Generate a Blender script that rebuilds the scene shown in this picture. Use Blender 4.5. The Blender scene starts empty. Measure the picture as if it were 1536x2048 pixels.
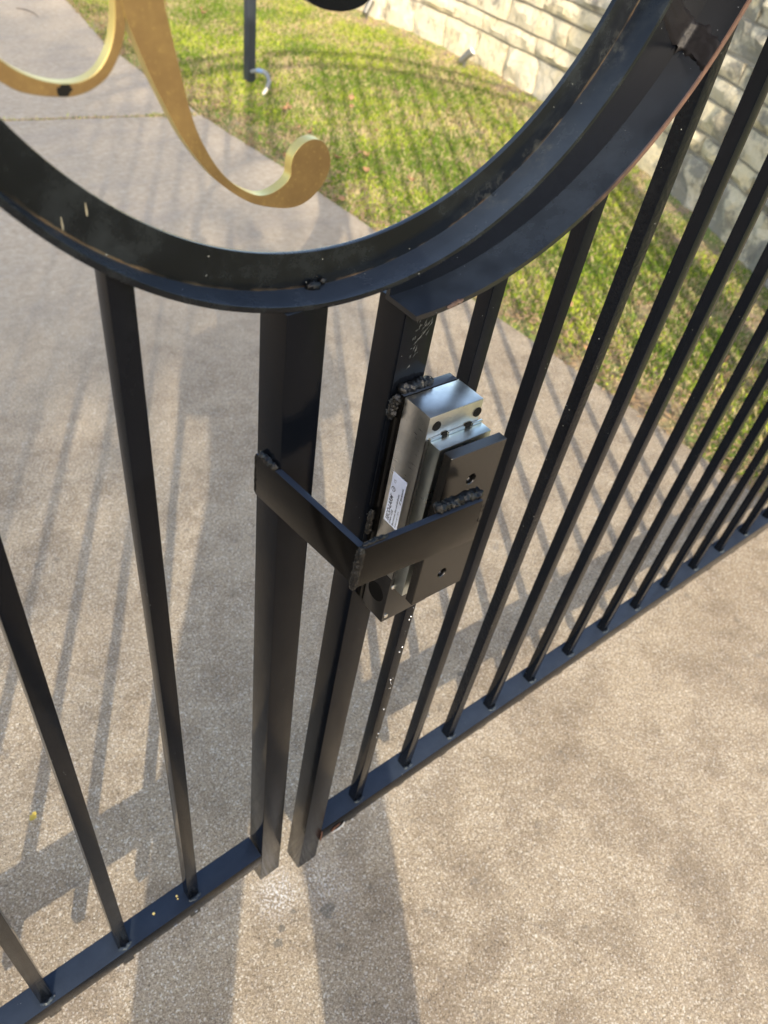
import bpy, bmesh, math, random
import numpy as np
from mathutils import Vector, Matrix, noise
random.seed(7); rng = np.random.default_rng(7)
sc = bpy.context.scene
COL = sc.collection

# ------------------------------------------------------------------ camera, sky, sun, exposure
S, G = 0.75, 0.06                       # gate units -> metres, clearance under the gate stiles
def W(x, y, z): return Vector((S*x, S*y, S*z + G))
cam = bpy.data.cameras.new('camera'); camo = bpy.data.objects.new('camera', cam); COL.objects.link(camo)
R = ((0.7699789351, -0.6251238776, 0.1278771958), (-0.3771720805, -0.6075619913, -0.6990061863), (0.5146587813, 0.4899883309, -0.7035892085))
CP = W(-0.39395584, -0.55076486, 1.90839072)
camo.matrix_world = Matrix(((R[0][0], -R[1][0], -R[2][0], CP.x), (R[0][1], -R[1][1], -R[2][1], CP.y), (R[0][2], -R[1][2], -R[2][2], CP.z), (0, 0, 0, 1)))
cam.sensor_fit = 'VERTICAL'; cam.sensor_height = 36; cam.lens = 1571.63/2048*36
cam.clip_start = 0.01; cam.clip_end = 500
cam.dof.use_dof = True; cam.dof.focus_distance = 0.80; cam.dof.aperture_fstop = 7.5
sc.camera = camo
SUN_EL, SUN_AZ = math.radians(29.5), math.radians(212)   # azimuth measured clockwise from +y
world = bpy.data.worlds.new('World'); sc.world = world; world.use_nodes = True
wn = world.node_tree; wn.nodes.clear()
sky = wn.nodes.new('ShaderNodeTexSky'); sky.sky_type = 'NISHITA'; sky.sun_disc = False
sky.dust_density = 2.0; sky.sun_elevation = SUN_EL; sky.sun_rotation = SUN_AZ
bg = wn.nodes.new('ShaderNodeBackground'); bg.inputs['Strength'].default_value = 0.15
wo = wn.nodes.new('ShaderNodeOutputWorld'); wn.links.new(sky.outputs[0], bg.inputs[0]); wn.links.new(bg.outputs[0], wo.inputs[0])
sun = bpy.data.lights.new('sun', 'SUN'); sun.energy = 1.9; sun.angle = math.radians(0.53); sun.color = (1.0, 0.93, 0.80)
suno = bpy.data.objects.new('sun', sun); COL.objects.link(suno)
sd = Vector((math.sin(SUN_AZ)*math.cos(SUN_EL), math.cos(SUN_AZ)*math.cos(SUN_EL), math.sin(SUN_EL)))
suno.rotation_euler = sd.to_track_quat('Z', 'Y').to_euler(); suno.location = sd*20
vs = sc.view_settings; vs.view_transform = 'Standard'; vs.look = 'None'; vs.gamma = 1; vs.exposure = 1.90; vs.use_white_balance = True; vs.white_balance_temperature = 7300; vs.white_balance_tint = 10; vs.use_curve_mapping = False

# ------------------------------------------------------------------ helpers
def tag(o, label=None, cat=None, group=None, kind=None):
    if label: o['label'] = label
    if cat: o['category'] = cat
    if group: o['group'] = group
    if kind: o['kind'] = kind
    return o
def empty(name, loc=(0, 0, 0)):
    o = bpy.data.objects.new(name, None); o.empty_display_size = .1; o.location = loc; COL.objects.link(o); return o
def link(name, me, mat, parent=None):
    o = bpy.data.objects.new(name, me)
    for m in (mat if isinstance(mat, (list, tuple)) else [mat]): me.materials.append(m)
    COL.objects.link(o)
    if parent is not None:
        o.parent = parent
        chain = [parent]
        while chain[-1].parent is not None: chain.append(chain[-1].parent)
        m = Matrix()
        for p in reversed(chain): m = m @ p.matrix_parent_inverse @ p.matrix_basis
        o.matrix_parent_inverse = m.inverted()
    return o
def finish(bm, name, mat, parent=None, smooth=35, bevel=0, seg=2):
    bmesh.ops.recalc_face_normals(bm, faces=bm.faces)
    if bevel:
        es = [e for e in bm.edges if len(e.link_faces) == 2 and e.calc_face_angle(0) > .5]
        bmesh.ops.bevel(bm, geom=es, offset=bevel, segments=seg, affect='EDGES', profile=.6)
    me = bpy.data.meshes.new(name); bm.to_mesh(me); bm.free()
    if smooth:
        me.polygons.foreach_set('use_smooth', [True]*len(me.polygons)); me.set_sharp_from_angle(angle=math.radians(smooth))
    return link(name, me, mat, parent)
def hexa(bm, pts):                      # 8 points: bottom ring 0-3, top ring 4-7
    v = [bm.verts.new(p) for p in pts]
    for f in ((0, 3, 2, 1), (4, 5, 6, 7), (0, 1, 5, 4), (1, 2, 6, 5), (2, 3, 7, 6), (3, 0, 4, 7)): bm.faces.new([v[i] for i in f])
    return v
def boxpts(F, x0, x1, y0, y1, z0, z1):
    return [F(x0, y0, z0), F(x1, y0, z0), F(x1, y1, z0), F(x0, y1, z0), F(x0, y0, z1), F(x1, y0, z1), F(x1, y1, z1), F(x0, y1, z1)]
def box(name, F, x0, x1, y0, y1, z0, z1, mat, parent, bevel=.0012):
    bm = bmesh.new(); hexa(bm, boxpts(F, x0, x1, y0, y1, z0, z1)); return finish(bm, name, mat, parent, bevel=bevel)
def tube(bm, pts, rad, n=8, cap=True, squash=None):
    pts = [Vector(p) for p in pts]; rings = []
    up = Vector((0, 0, 1))
    for i, p in enumerate(pts):
        t = (pts[min(i+1, len(pts)-1)] - pts[max(i-1, 0)]).normalized()
        a = t.cross(up if abs(t.z) < .95 else Vector((1, 0, 0))).normalized(); b = t.cross(a)
        r = rad[i] if isinstance(rad, (list, tuple)) else rad
        rings.append([bm.verts.new(p + a*(r*math.cos(2*math.pi*k/n)) + b*(r*math.sin(2*math.pi*k/n))) for k in range(n)])
    for i in range(len(rings)-1):
        for k in range(n): bm.faces.new((rings[i][k], rings[i][(k+1) % n], rings[i+1][(k+1) % n], rings[i+1][k]))
    if cap: bm.faces.new(rings[0][::-1]); bm.faces.new(rings[-1])
    return rings
def weld(pts, rad, parent, mat, amp=.35, seed=0, n=12, step=.0016, name='weld_bead'):
    pts = [Vector(p) for p in pts]; P = []; L = 0
    for i in range(len(pts)-1):
        m = max(2, int((pts[i+1]-pts[i]).length/step))
        P += [pts[i].lerp(pts[i+1], k/m) for k in range(m)]
    P.append(pts[-1]); N = len(P); bm = bmesh.new()
    rr = [rad*(.45 + .55*min(1, min(k, N-1-k)/3 + .05)) for k in range(N)]
    rings = tube(bm, P, rr, n)
    for i, rg in enumerate(rings):
        for v in rg:
            d = v.co - P[i]
            q = v.co*(.9/rad) + Vector((seed*7.3, 0, 0))
            f = .84 + .8*amp*(.55*noise.noise(q*.6) + .95*noise.noise(q*1.9) + .70*noise.noise(q*4.3)) + amp*.06*math.sin(i*step/rad*7 + noise.noise(q*.7)*4)
            v.co = P[i] + d*f
    return finish(bm, name, mat, parent, smooth=50)
def sweep(name, prof, angs, centre, mat, parent, F=W, bevel=0, smooth=40):   # closed profile of (radius, y), swept in the x-z plane
    bm = bmesh.new(); rings = []
    for a in angs:
        pr = prof(a) if callable(prof) else prof
        rings.append([bm.verts.new(F(centre[0] + r*math.cos(a), y, centre[1] + r*math.sin(a))) for r, y in pr])
    n = len(rings[0])
    full = abs(angs[-1] - angs[0] - 2*math.pi) < 1e-4
    for i in range(len(rings) - 1):
        A, B = rings[i], rings[i+1]
        for k in range(n): bm.faces.new((A[k], A[(k+1) % n], B[(k+1) % n], B[k]))
    if full: bmesh.ops.remove_doubles(bm, verts=bm.verts, dist=1e-5)
    else: bm.faces.new(rings[0][::-1]); bm.faces.new(rings[-1])
    return finish(bm, name, mat, parent, smooth=smooth, bevel=bevel, seg=2)
def plate(name, outline, holes, F, depth_axis, y0, y1, mat, parent, bevel=.0006):   # outline and holes are (x, z) loops, thickness from y0 to y1
    bm = bmesh.new(); loops = []
    for lp in [outline] + holes:
        vs_ = [bm.verts.new(F(a, y0, b)) for a, b in lp]
        loops += [bm.edges.new((vs_[i], vs_[(i+1) % len(vs_)])) for i in range(len(vs_))]
    bmesh.ops.triangle_fill(bm, use_beauty=True, use_dissolve=False, edges=loops)
    r = bmesh.ops.extrude_face_region(bm, geom=list(bm.faces))
    d = F(0, y1, 0) - F(0, y0, 0)
    bmesh.ops.translate(bm, verts=[g for g in r['geom'] if isinstance(g, bmesh.types.BMVert)], vec=d)
    bmesh.ops.recalc_face_normals(bm, faces=bm.faces)
    es = [e for e in bm.edges if len(e.link_faces) == 2 and e.calc_face_angle(0) > .9 and min(e.link_faces[0].calc_area(), e.link_faces[1].calc_area()) > 0]
    if bevel:
        try: bmesh.ops.bevel(bm, geom=es, offset=bevel, segments=1, affect='EDGES', profile=.5, clamp_overlap=True)
        except Exception: pass
    return finish(bm, name, mat, parent, smooth=28)
def spline(pts, k=6, closed=True):      # Catmull-Rom
    out = []; n = len(pts)
    for i in range(n if closed else n-1):
        g = lambda j: pts[j % n] if closed else pts[min(max(j, 0), n-1)]
        p0, p1, p2, p3 = g(i-1), g(i), g(i+1), g(i+2)
        for s in range(k):
            t = s/k
            out.append(tuple(.5*(2*p1[c] + (p2[c]-p0[c])*t + (2*p0[c]-5*p1[c]+4*p2[c]-p3[c])*t*t + (3*p1[c]-p0[c]-3*p2[c]+p3[c])*t**3) for c in (0, 1)))
    if not closed: out.append(tuple(pts[-1]))
    return out
def circle(c, r, n=20): return [(c[0] + r*math.cos(2*math.pi*i/n), c[1] + r*math.sin(2*math.pi*i/n)) for i in range(n)]

# ------------------------------------------------------------------ materials
class NT:
    def __init__(s, name):
        s.m = bpy.data.materials.new(name); s.m.use_nodes = True; s.t = s.m.node_tree; s.b = s.t.nodes['Principled BSDF']
        s.co = s.n('ShaderNodeNewGeometry').outputs['Position']
    def n(s, typ, **kw):
        d = s.t.nodes.new(typ)
        for k, v in kw.items(): setattr(d, k, v)
        return d
    def l(s, a, b): s.t.links.new(a, b); return b
    def inp(s, node, i, v):
        if hasattr(v, 'is_linked') or hasattr(v, 'links'): s.l(v, node.inputs[i])
        else: node.inputs[i].default_value = v
    def noise(s, scale, detail=3, rough=.55, co=None, dist=0):
        d = s.n('ShaderNodeTexNoise'); d.inputs['Scale'].default_value = scale; d.inputs['Detail'].default_value = detail
        d.inputs['Roughness'].default_value = rough; d.inputs['Distortion'].default_value = dist; s.l(co or s.co, d.inputs['Vector']); return d.outputs['Fac']
    def vor(s, scale, feat='F1', out='Distance', co=None, rand=1):
        d = s.n('ShaderNodeTexVoronoi', feature=feat); d.inputs['Scale'].default_value = scale; d.inputs['Randomness'].default_value = rand; s.l(co or s.co, d.inputs['Vector']); return d.outputs[out]
    def ramp(s, f, stops, interp='LINEAR'):
        d = s.n('ShaderNodeValToRGB'); s.l(f, d.inputs[0]); e = d.color_ramp.elements; d.color_ramp.interpolation = interp
        while len(e) < len(stops): e.new(.5)
        for i, (p, c) in enumerate(stops):
            e[i].position = p; e[i].color = (c, c, c, 1) if isinstance(c, (int, float)) else (*c, 1)
        return d.outputs[0]
    def mix(s, f, a, b, mode='MIX'):
        d = s.n('ShaderNodeMix', data_type='RGBA', blend_type=mode); s.inp(d, 0, f)
        for i, v in ((6, a), (7, b)): s.inp(d, i, v if hasattr(v, 'links') else (*v, 1) if isinstance(v, tuple) else (v, v, v, 1))
        return d.outputs[2]
    def math(s, op, a, b=0.0, c=0.0):
        d = s.n('ShaderNodeMath', operation=op); s.inp(d, 0, a); s.inp(d, 1, b); s.inp(d, 2, c); return d.outputs[0]
    def smooth(s, v, lo, hi):
        d = s.n('ShaderNodeMapRange', interpolation_type='SMOOTHSTEP'); s.l(v, d.inputs[0]); d.inputs[1].default_value = lo; d.inputs[2].default_value = hi; return d.outputs[0]
    def xyz(s, co=None):
        d = s.n('ShaderNodeSeparateXYZ'); s.l(co or s.co, d.inputs[0]); return d.outputs
    def scaled(s, v):
        d = s.n('ShaderNodeMapping'); d.inputs['Scale'].default_value = v; s.l(s.co, d.inputs[0]); return d.outputs[0]
    def dist(s, p):
        d = s.n('ShaderNodeVectorMath', operation='DISTANCE'); s.l(s.co, d.inputs[0]); d.inputs[1].default_value = p; return d.outputs['Value']
    def bump(s, h, strength=.3, dist=.002, prev=None):
        d = s.n('ShaderNodeBump'); d.inputs['Strength'].default_value = strength; d.inputs['Distance'].default_value = dist; s.l(h, d.inputs['Height'])
        if prev is not None: s.l(prev, d.inputs['Normal'])
        return d.outputs[0]
    def out(s, col=None, rough=None, metal=None, normal=None, spec=None, ior=None, **kw):
        if ior: s.b.inputs['IOR'].default_value = ior
        for k, v in (('Base Color', col), ('Roughness', rough), ('Metallic', metal), ('Normal', normal), ('Specular IOR Level', spec)):
            if v is not None: s.inp(s.b, k, (*v, 1) if isinstance(v, tuple) and len(v) == 3 else v)
        for k, v in kw.items(): s.inp(s.b, k.replace('_', ' '), v)
        return s.m
def mat_paint(name, base=(.0026, .0034, .0052), bump=.07, bscale=130, rough=.16, dust=.05, speck=.5):
    t = NT(name)
    d = t.smooth(t.noise(22, 6, .7), .52, .78); d2 = t.math('MULTIPLY', d, dust)
    col = t.mix(d2, base, (.040, .043, .046))
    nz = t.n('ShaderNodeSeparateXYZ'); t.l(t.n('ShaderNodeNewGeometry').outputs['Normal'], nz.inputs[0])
    sky_tint = t.math('MULTIPLY', t.smooth(nz.outputs[2], .75, .97), t.math('ADD', .45, t.math('MULTIPLY', t.noise(28, 5, .7), .5))); col = t.mix(sky_tint, col, (.027, .037, .056))  # blue sky reflection painted onto upward faces, along with some dust
    pits = t.math('LESS_THAN', t.vor(170), t.math('MULTIPLY', t.math('GREATER_THAN', t.noise(31, 2), .60), 0.11*speck))
    col = t.mix(pits, col, (.30, .31, .30))
    r = t.math('ADD', t.math('MULTIPLY', t.noise(40, 4, .6), .16), rough - .09); r = t.math('ADD', r, t.math('MULTIPLY', d2, .25))
    h = t.bump(t.noise(bscale, 3, .5), bump, .0012); h = t.bump(t.noise(14, 2), .10, .006, h)
    return t.out(col, r, 0.0, h, .45, ior=1.23)
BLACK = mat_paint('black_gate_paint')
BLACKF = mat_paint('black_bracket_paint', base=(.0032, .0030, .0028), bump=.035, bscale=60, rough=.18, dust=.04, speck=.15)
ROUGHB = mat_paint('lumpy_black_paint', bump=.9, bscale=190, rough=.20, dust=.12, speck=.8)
def mat_ring():
    t = NT('ring_paint'); x = t.xyz()
    # distance from the ring's inside corner: a rusty dirt line sits in it
    cx, cz, r0 = S*.0915, S*1.912 + G, S*.4218
    dx = t.math('SUBTRACT', x[0], cx); dz = t.math('SUBTRACT', x[2], cz)
    rad = t.math('SQRT', t.math('ADD', t.math('MULTIPLY', dx, dx), t.math('MULTIPLY', dz, dz)))
    near = t.math('ABSOLUTE', t.math('SUBTRACT', rad, r0 - .0006)); ny = t.math('ABSOLUTE', t.math('SUBTRACT', x[1], .0255))
    dd = t.math('ADD', t.math('ADD', near, ny), t.math('MULTIPLY', t.math('SUBTRACT', t.noise(90, 3), .5), .0030))
    nz = t.n('ShaderNodeSeparateXYZ'); t.l(t.n('ShaderNodeNewGeometry').outputs['Normal'], nz.inputs[0]); sky_tint = t.math('MULTIPLY', t.smooth(nz.outputs[2], .35, .95), t.math('ADD', .45, t.math('MULTIPLY', t.noise(34, 5, .7), .5)))  # sky blue put into the colour of upward lip faces, plus dust
    line = t.math('SUBTRACT', 1.0, t.smooth(dd, .0002, .0018)); line = t.math('MULTIPLY', line, t.smooth(t.noise(16, 3), .38, .60))
    d = t.math('MULTIPLY', t.smooth(t.noise(16, 6, .7), .42, .72), .75)
    col = t.mix(d, (.0028, .0040, .0062), (.016, .020, .022)); col = t.mix(sky_tint, col, (.024, .033, .048)); col = t.mix(line, col, t.mix(t.noise(60, 2), (.085, .045, .02), (.075, .07, .05)))
    # scuffed, chalky places round the welds
    sc_ = None
    for p in ((.225, .024, 1.213), (.338, .024, 1.320), (.27, .02, 1.24)):
        e = t.math('ADD', t.dist(p), t.math('MULTIPLY', t.math('SUBTRACT', t.noise(70, 4), .5), .05)); e = t.math('SUBTRACT', 1.0, t.smooth(e, .006, .026))
        sc_ = e if sc_ is None else t.math('MAXIMUM', sc_, e)
    col = t.mix(t.math('MULTIPLY', sc_, t.math('MULTIPLY', t.smooth(t.noise(120, 5, .7), .42, .72), .42)), col, (.050, .054, .050))
    pits = t.math('LESS_THAN', t.vor(150), t.math('MULTIPLY', t.math('GREATER_THAN', t.noise(29, 2), .60), .07)); col = t.mix(pits, col, (.32, .33, .30))
    h = t.bump(t.noise(150, 3, .5), .12, .0012); h = t.bump(t.noise(20, 3), .12, .005, h)
    return t.out(col, t.math('ADD', t.math('MULTIPLY', d, .3), .20), 0.0, h, .5, ior=1.30)
RING = mat_ring()
def mat_arc():
    t = NT('ring_channel_paint'); x = t.xyz()
    cx, cz, r0 = S*.1612, S*1.9317 + G, S*.4711
    dx = t.math('SUBTRACT', x[0], cx); dz = t.math('SUBTRACT', x[2], cz)
    rad = t.math('SQRT', t.math('ADD', t.math('MULTIPLY', dx, dx), t.math('MULTIPLY', dz, dz)))
    edge = t.smooth(t.math('SUBTRACT', -.0190 + .0018, x[1]), 0.0, .0005)
    edge = t.math('MULTIPLY', edge, t.smooth(t.math('ADD', x[0], t.math('MULTIPLY', t.noise(40, 3), .10)), .36, .42))
    col = t.mix(edge, (.0026, .0034, .0054), t.mix(t.noise(120, 3), (.030, .016, .013), (.115, .058, .036)))
    pits = t.math('LESS_THAN', t.vor(210), t.math('MULTIPLY', t.math('GREATER_THAN', t.noise(24, 2), .60), .07)); col = t.mix(pits, col, (.26, .28, .30))
    h = t.bump(t.noise(150, 3), .06, .001)
    nz = t.n('ShaderNodeSeparateXYZ'); t.l(t.n('ShaderNodeNewGeometry').outputs['Normal'], nz.inputs[0]); col = t.mix(t.math('MULTIPLY', t.smooth(nz.outputs[2], .3, .95), t.math('MULTIPLY', t.noise(30, 5, .7), 1.2)), col, (.020, .028, .042))  # upward faces tinted with a painted sky reflection and dust
    return t.out(col, t.math('ADD', .24, t.math('MULTIPLY', edge, .4)), 0.0, h, .5)
ARC = mat_arc()
def mat_weld():
    t = NT('weld_paint'); h = t.bump(t.noise(480, 4, .65), .6, .0014)
    return t.out((.0035, .004, .005), .15, 0.0, h, .5, ior=1.36)
WELD = mat_weld()
WELDD = mat_paint('dusty_glint_weld_paint', base=(.036, .046, .054), bump=.5, bscale=300, rough=.22, dust=.3, speck=.6)  # dusty beads, their cyan-grey glints mixed into the pale base
def mat_gold():
    t = NT('gold_paint'); n = t.smooth(t.noise(14, 5, .65), .36, .66)
    col = t.mix(n, (.185, .115, .048), (.29, .195, .078)); col = t.mix(t.math('MULTIPLY', t.smooth(t.noise(420, 2), .60, .7), .35), col, (.36, .26, .09))
    # bare patch where paint was knocked off
    e = t.math('ADD', t.dist((S*-.179, .012, S*1.7054 + G)), t.math('MULTIPLY', t.math('SUBTRACT', t.noise(260, 2), .5), .006)); col = t.mix(t.math('LESS_THAN', e, .0040), col, (.010, .010, .010))
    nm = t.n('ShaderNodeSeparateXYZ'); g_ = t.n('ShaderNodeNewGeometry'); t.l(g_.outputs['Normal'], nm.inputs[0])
    rim = t.smooth(t.math('ABSOLUTE', nm.outputs[1]), .90, .55)          # sunlit yellow of the cut edges, painted into the colour
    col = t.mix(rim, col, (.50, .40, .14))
    h = t.bump(t.noise(700, 3), .10, .0006)
    return t.out(col, t.math('ADD', .40, t.math('MULTIPLY', n, -.12)), .65, h)
GOLD = mat_gold()
def mat_steel(name, base, rough, streak):
    t = NT(name); s = t.noise(1, 4, .6, t.scaled(streak)); cl = t.noise(26, 4, .6)
    col = t.mix(t.smooth(cl, .35, .7), base, tuple(c*.74 for c in base))
    r = t.math('ADD', t.math('MULTIPLY', t.math('SUBTRACT', s, .5), .16), t.math('ADD', t.math('MULTIPLY', cl, .14), rough - .07))
    return t.out(col, r, 1.0, t.bump(s, .10, .0004))
STEEL = mat_steel('brushed_steel', (.60, .605, .60), .30, (60, 60, 900))
ZINC = mat_steel('zinc_plate', (.60, .66, .66), .30, (30, 30, 120))
def mat_plain(name, col, rough, metal=0.0, bump=None, ior=None):
    t = NT(name); v = t.mix(t.noise(300, 3), tuple(c*.88 for c in col), tuple(min(1, c*1.1) for c in col))
    return t.out(v, rough, metal, t.bump(t.noise(*bump), .2, .001) if bump else None, ior=ior)
ANOD = mat_plain('black_anodised', (.0070, .0064, .0058), .20)
PLAST = mat_plain('black_plastic', (.007, .007, .0075), .30)
SCREW = mat_plain('bright_screw', (.75, .75, .74), .18, 1.0)
STICK = mat_plain('sticker_white', (.62, .68, .82), .35)
INK = mat_plain('sticker_ink', (.012, .014, .03), .5)
DROPY = mat_plain('yellow_paint_drop', (.72, .52, .16), .4)
CHIP = mat_plain('chipped_white', (.34, .34, .33), .6)
RUST = mat_plain('rust', (.085, .034, .018), .8)
BLACKM = mat_plain('hole_dark', (.003, .003, .003), .6, 0, None, 1.15)

def mat_concrete():
    t = NT('aggregate_concrete')
    g1 = t.math('ADD', t.math('MULTIPLY', t.noise(500, 3, .85), .62), t.math('MULTIPLY', t.noise(210, 3, .7), .38)); g2 = t.vor(430, 'F1', 'Color'); g3 = t.noise(75, 3, .65)
    base = t.ramp(g1, [(.36, (.058, .040, .025)), (.45, (.215, .165, .112)), (.54, (.375, .305, .215)), (.63, (.66, .57, .44))])
    hue = t.n('ShaderNodeSeparateColor'); t.l(g2, hue.inputs[0])
    base = t.mix(t.math('MULTIPLY', t.math('GREATER_THAN', hue.outputs[0], .90), .65), base, (.66, .62, .54))
    base = t.mix(t.math('MULTIPLY', t.math('LESS_THAN', hue.outputs[1], .10), .55), base, (.070, .055, .045))
    base = t.mix(t.math('MULTIPLY', t.smooth(g3, .35, .70), .35), base, (.31, .262, .208))
    m1 = t.smooth(t.noise(8, 7, .72), .47, .60); base = t.mix(t.math('MULTIPLY', m1, .55), base, t.mix(1.0, base, (.64, .62, .62), 'MULTIPLY'))
    m2 = t.smooth(t.noise(2.2, 6, .66, dist=.5), .48, .60); base = t.mix(t.math('MULTIPLY', m2, .50), base, t.mix(1.0, base, (.72, .70, .70), 'MULTIPLY'))
    blot = t.smooth(t.noise(17, 6, .78), .58, .68); base = t.mix(t.math('MULTIPLY', blot, .55), base, (.125, .112, .098))
    # the far half of the drive is cleaner, smoother and greyer
    y = t.xyz()[1]; far = t.smooth(y, .9, 2.6); fine = t.ramp(t.noise(38, 5, .7), [(.3, (.29, .232, .172)), (.55, (.40, .338, .262)), (.75, (.49, .425, .345))])
    fine = t.mix(t.math('MULTIPLY', t.smooth(t.noise(2.3, 5, .65, co=t.scaled((1, 2.6, 1))), .48, .70), .5), fine, (.255, .232, .215))
    base = t.mix(t.math('MULTIPLY', far, .75), base, fine)
    # pale grit under the two gate stiles, dark scuffs in front of them
    p = t.math('SUBTRACT', 1.0, t.smooth(t.math('ADD', t.dist((.024, -.022, 0)), t.math('MULTIPLY', t.noise(45, 3), .05)), .030, .085))
    p2 = t.math('SUBTRACT', 1.0, t.smooth(t.math('ADD', t.dist((.098, -.062, 0)), t.math('MULTIPLY', t.noise(38, 3), .09)), .045, .13))
    p = t.math('MULTIPLY', t.math('MAXIMUM', p, t.math('MULTIPLY', p2, .55)), t.smooth(t.noise(230, 3, .7), .50, .60)); base = t.mix(t.math('MULTIPLY', p, .8), base, (.66, .66, .66))
    dk = None
    for q, r in (((.078, -.097, 0), .012), ((.088, -.094, 0), .008), ((-.0025, -.072, 0), .006), ((-.019, -.087, 0), .008), ((.03, -.062, 0), .005), ((.62, .13, 0), .008), ((.60, .05, 0), .006)):
        e = t.math('LESS_THAN', t.math('ADD', t.dist(q), t.math('MULTIPLY', t.math('SUBTRACT', t.noise(130, 3), .5), r*2.2)), r); dk = e if dk is None else t.math('MAXIMUM', dk, e)
    base = t.mix(t.math('MULTIPLY', dk, .55), base, (.075, .075, .072))
    h = t.bump(g1, .8, .004); h = t.bump(g3, .25, .003, h)
    return t.out(base, .88, 0.0, h, .25)
CONC = mat_concrete()
def mat_soil():
    t = NT('lawn_soil'); a = t.smooth(t.noise(5, 5, .65), .40, .62)
    col = t.mix(a, t.ramp(t.noise(60, 4, .7), [(.3, (.15, .10, .06)), (.6, (.36, .27, .17)), (.8, (.48, .38, .25))]), t.ramp(t.noise(80, 4, .7), [(.3, (.10, .14, .032)), (.7, (.27, .33, .08))]))
    return t.out(col, .95, 0.0, t.bump(t.noise(90, 4, .7), .8, .012))
SOIL = mat_soil()
def mat_leaf(name, c1, c2, trans=.45):
    t = NT(name); col = t.mix(t.noise(30, 3), c1, c2)
    t.t.nodes.remove(t.b); d = t.n('ShaderNodeBsdfDiffuse'); tr = t.n('ShaderNodeBsdfTranslucent'); mx = t.n('ShaderNodeMixShader'); mx.inputs[0].default_value = trans
    t.l(col, d.inputs[0]); t.l(col, tr.inputs[0]); t.l(d.outputs[0], mx.inputs[1]); t.l(tr.outputs[0], mx.inputs[2]); t.l(mx.outputs[0], t.t.nodes['Material Output'].inputs[0])
    return t.m
GR = [mat_leaf('grass_green', (.18, .28, .036), (.25, .36, .052)), mat_leaf('grass_lime', (.42, .50, .06), (.52, .58, .09)),
      mat_leaf('grass_dark', (.09, .16, .036), (.13, .21, .050)), mat_leaf('grass_straw', (.50, .40, .22), (.62, .52, .32)), mat_leaf('grass_brown', (.28, .19, .11), (.40, .29, .18))]
LEAFB = mat_leaf('dry_leaf', (.24, .125, .065), (.38, .25, .15), .2)
LEAFY = mat_leaf('yellow_leaf', (.60, .45, .10), (.70, .55, .16), .2)
def mat_stone():
    t = NT('limestone'); oi = t.n('ShaderNodeObjectInfo').outputs['Random']
    base = t.mix(oi, (.72, .62, .41), (.60, .55, .45)); base = t.mix(t.math('MULTIPLY', t.smooth(t.noise(9, 5, .65), .45, .7), .5), base, (.68, .56, .34))
    base = t.mix(t.math('MULTIPLY', t.smooth(t.noise(16, 6, .72, co=t.scaled((1, 1, .5))), .54, .70), .75), base, (.20, .175, .14))
    z = t.xyz(); s = t.math('SUBTRACT', 1.0, t.smooth(z[1], 1.2, 2.6))       # the near end of the wall is greyer with lichen
    base = t.mix(t.math('MULTIPLY', t.smooth(t.math('ADD', t.noise(5, 5, .7), t.math('MULTIPLY', s, .12)), .55, .66), .75), base, (.17, .165, .15))
    h = t.bump(t.noise(22, 6, .7), 1.0, .035); h = t.bump(t.noise(120, 4, .6), .35, .004, h)
    return t.out(base, .92, 0.0, h, .2)
STONE = mat_stone()
MORTAR = mat_plain('mortar', (.27, .24, .19), .95, 0, (90, 4))
POSTP = mat_plain('fence_post_paint', (.020, .026, .036), .45)
SPOTM = mat_plain('weathered_lamp_metal', (.16, .16, .15), .5, .6)
LENS = mat_plain('lamp_glass', (.85, .86, .84), .15)
PIPE = mat_plain('pipe_white', (.13, .145, .155), .6); PIPEB = mat_plain('pipe_blue', (.09, .15, .27), .6); PIPEG = mat_plain('pipe_bare', (.62, .56, .47), .6)

# ------------------------------------------------------------------ ground: drive, lawn, far ground
def sheet(name, pts, z, mat, parent=None, thick=.06):
    bm = bmesh.new(); a = [bm.verts.new((x, y, z)) for x, y in pts]; b = [bm.verts.new((x, y, z - thick)) for x, y in pts]; n = len(pts)
    bm.faces.new(a); bm.faces.new(b[::-1])
    for i in range(n): bm.faces.new((a[i], b[i], b[(i+1) % n], a[(i+1) % n]))
    return finish(bm, name, mat, parent, smooth=0)
tag(sheet('ground', [(150*math.cos(i*math.pi/24), 150*math.sin(i*math.pi/24)) for i in range(48)], -.045, SOIL), kind='structure')
drive = tag(empty('driveway', (-2, 0, 0)), kind='structure')
J = lambda x: 3.30 - .238*(x - 1.746)
edge = [(1.815, -26), (1.812, .2), (1.818, .5), (1.808, .87), (1.800, 1.2), (1.806, 1.9), (1.80, 2.64), (1.775, 3.05)]
sheet('concrete_slab', [(-9, -26)] + edge + [(1.770, J(1.770) - .011), (-9, J(-9) - .011)], 0.0, CONC, drive, .10)
sheet('concrete_slab', [(-9, J(-9) + .011), (1.765, J(1.765) + .011), (1.79, 4.37), (1.89, 4.95), (2.05, 6.0), (2.6, 8.5), (2.6, 30), (-9, 30)], 0.0, CONC, drive, .10)
lawnb = tag(sheet('lawn_soil', [(1.80, .05), (4.4, .05), (4.6, 8), (1.9, 8), (1.80, 4)], -.014, SOIL, None, .02), kind='structure')

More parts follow.
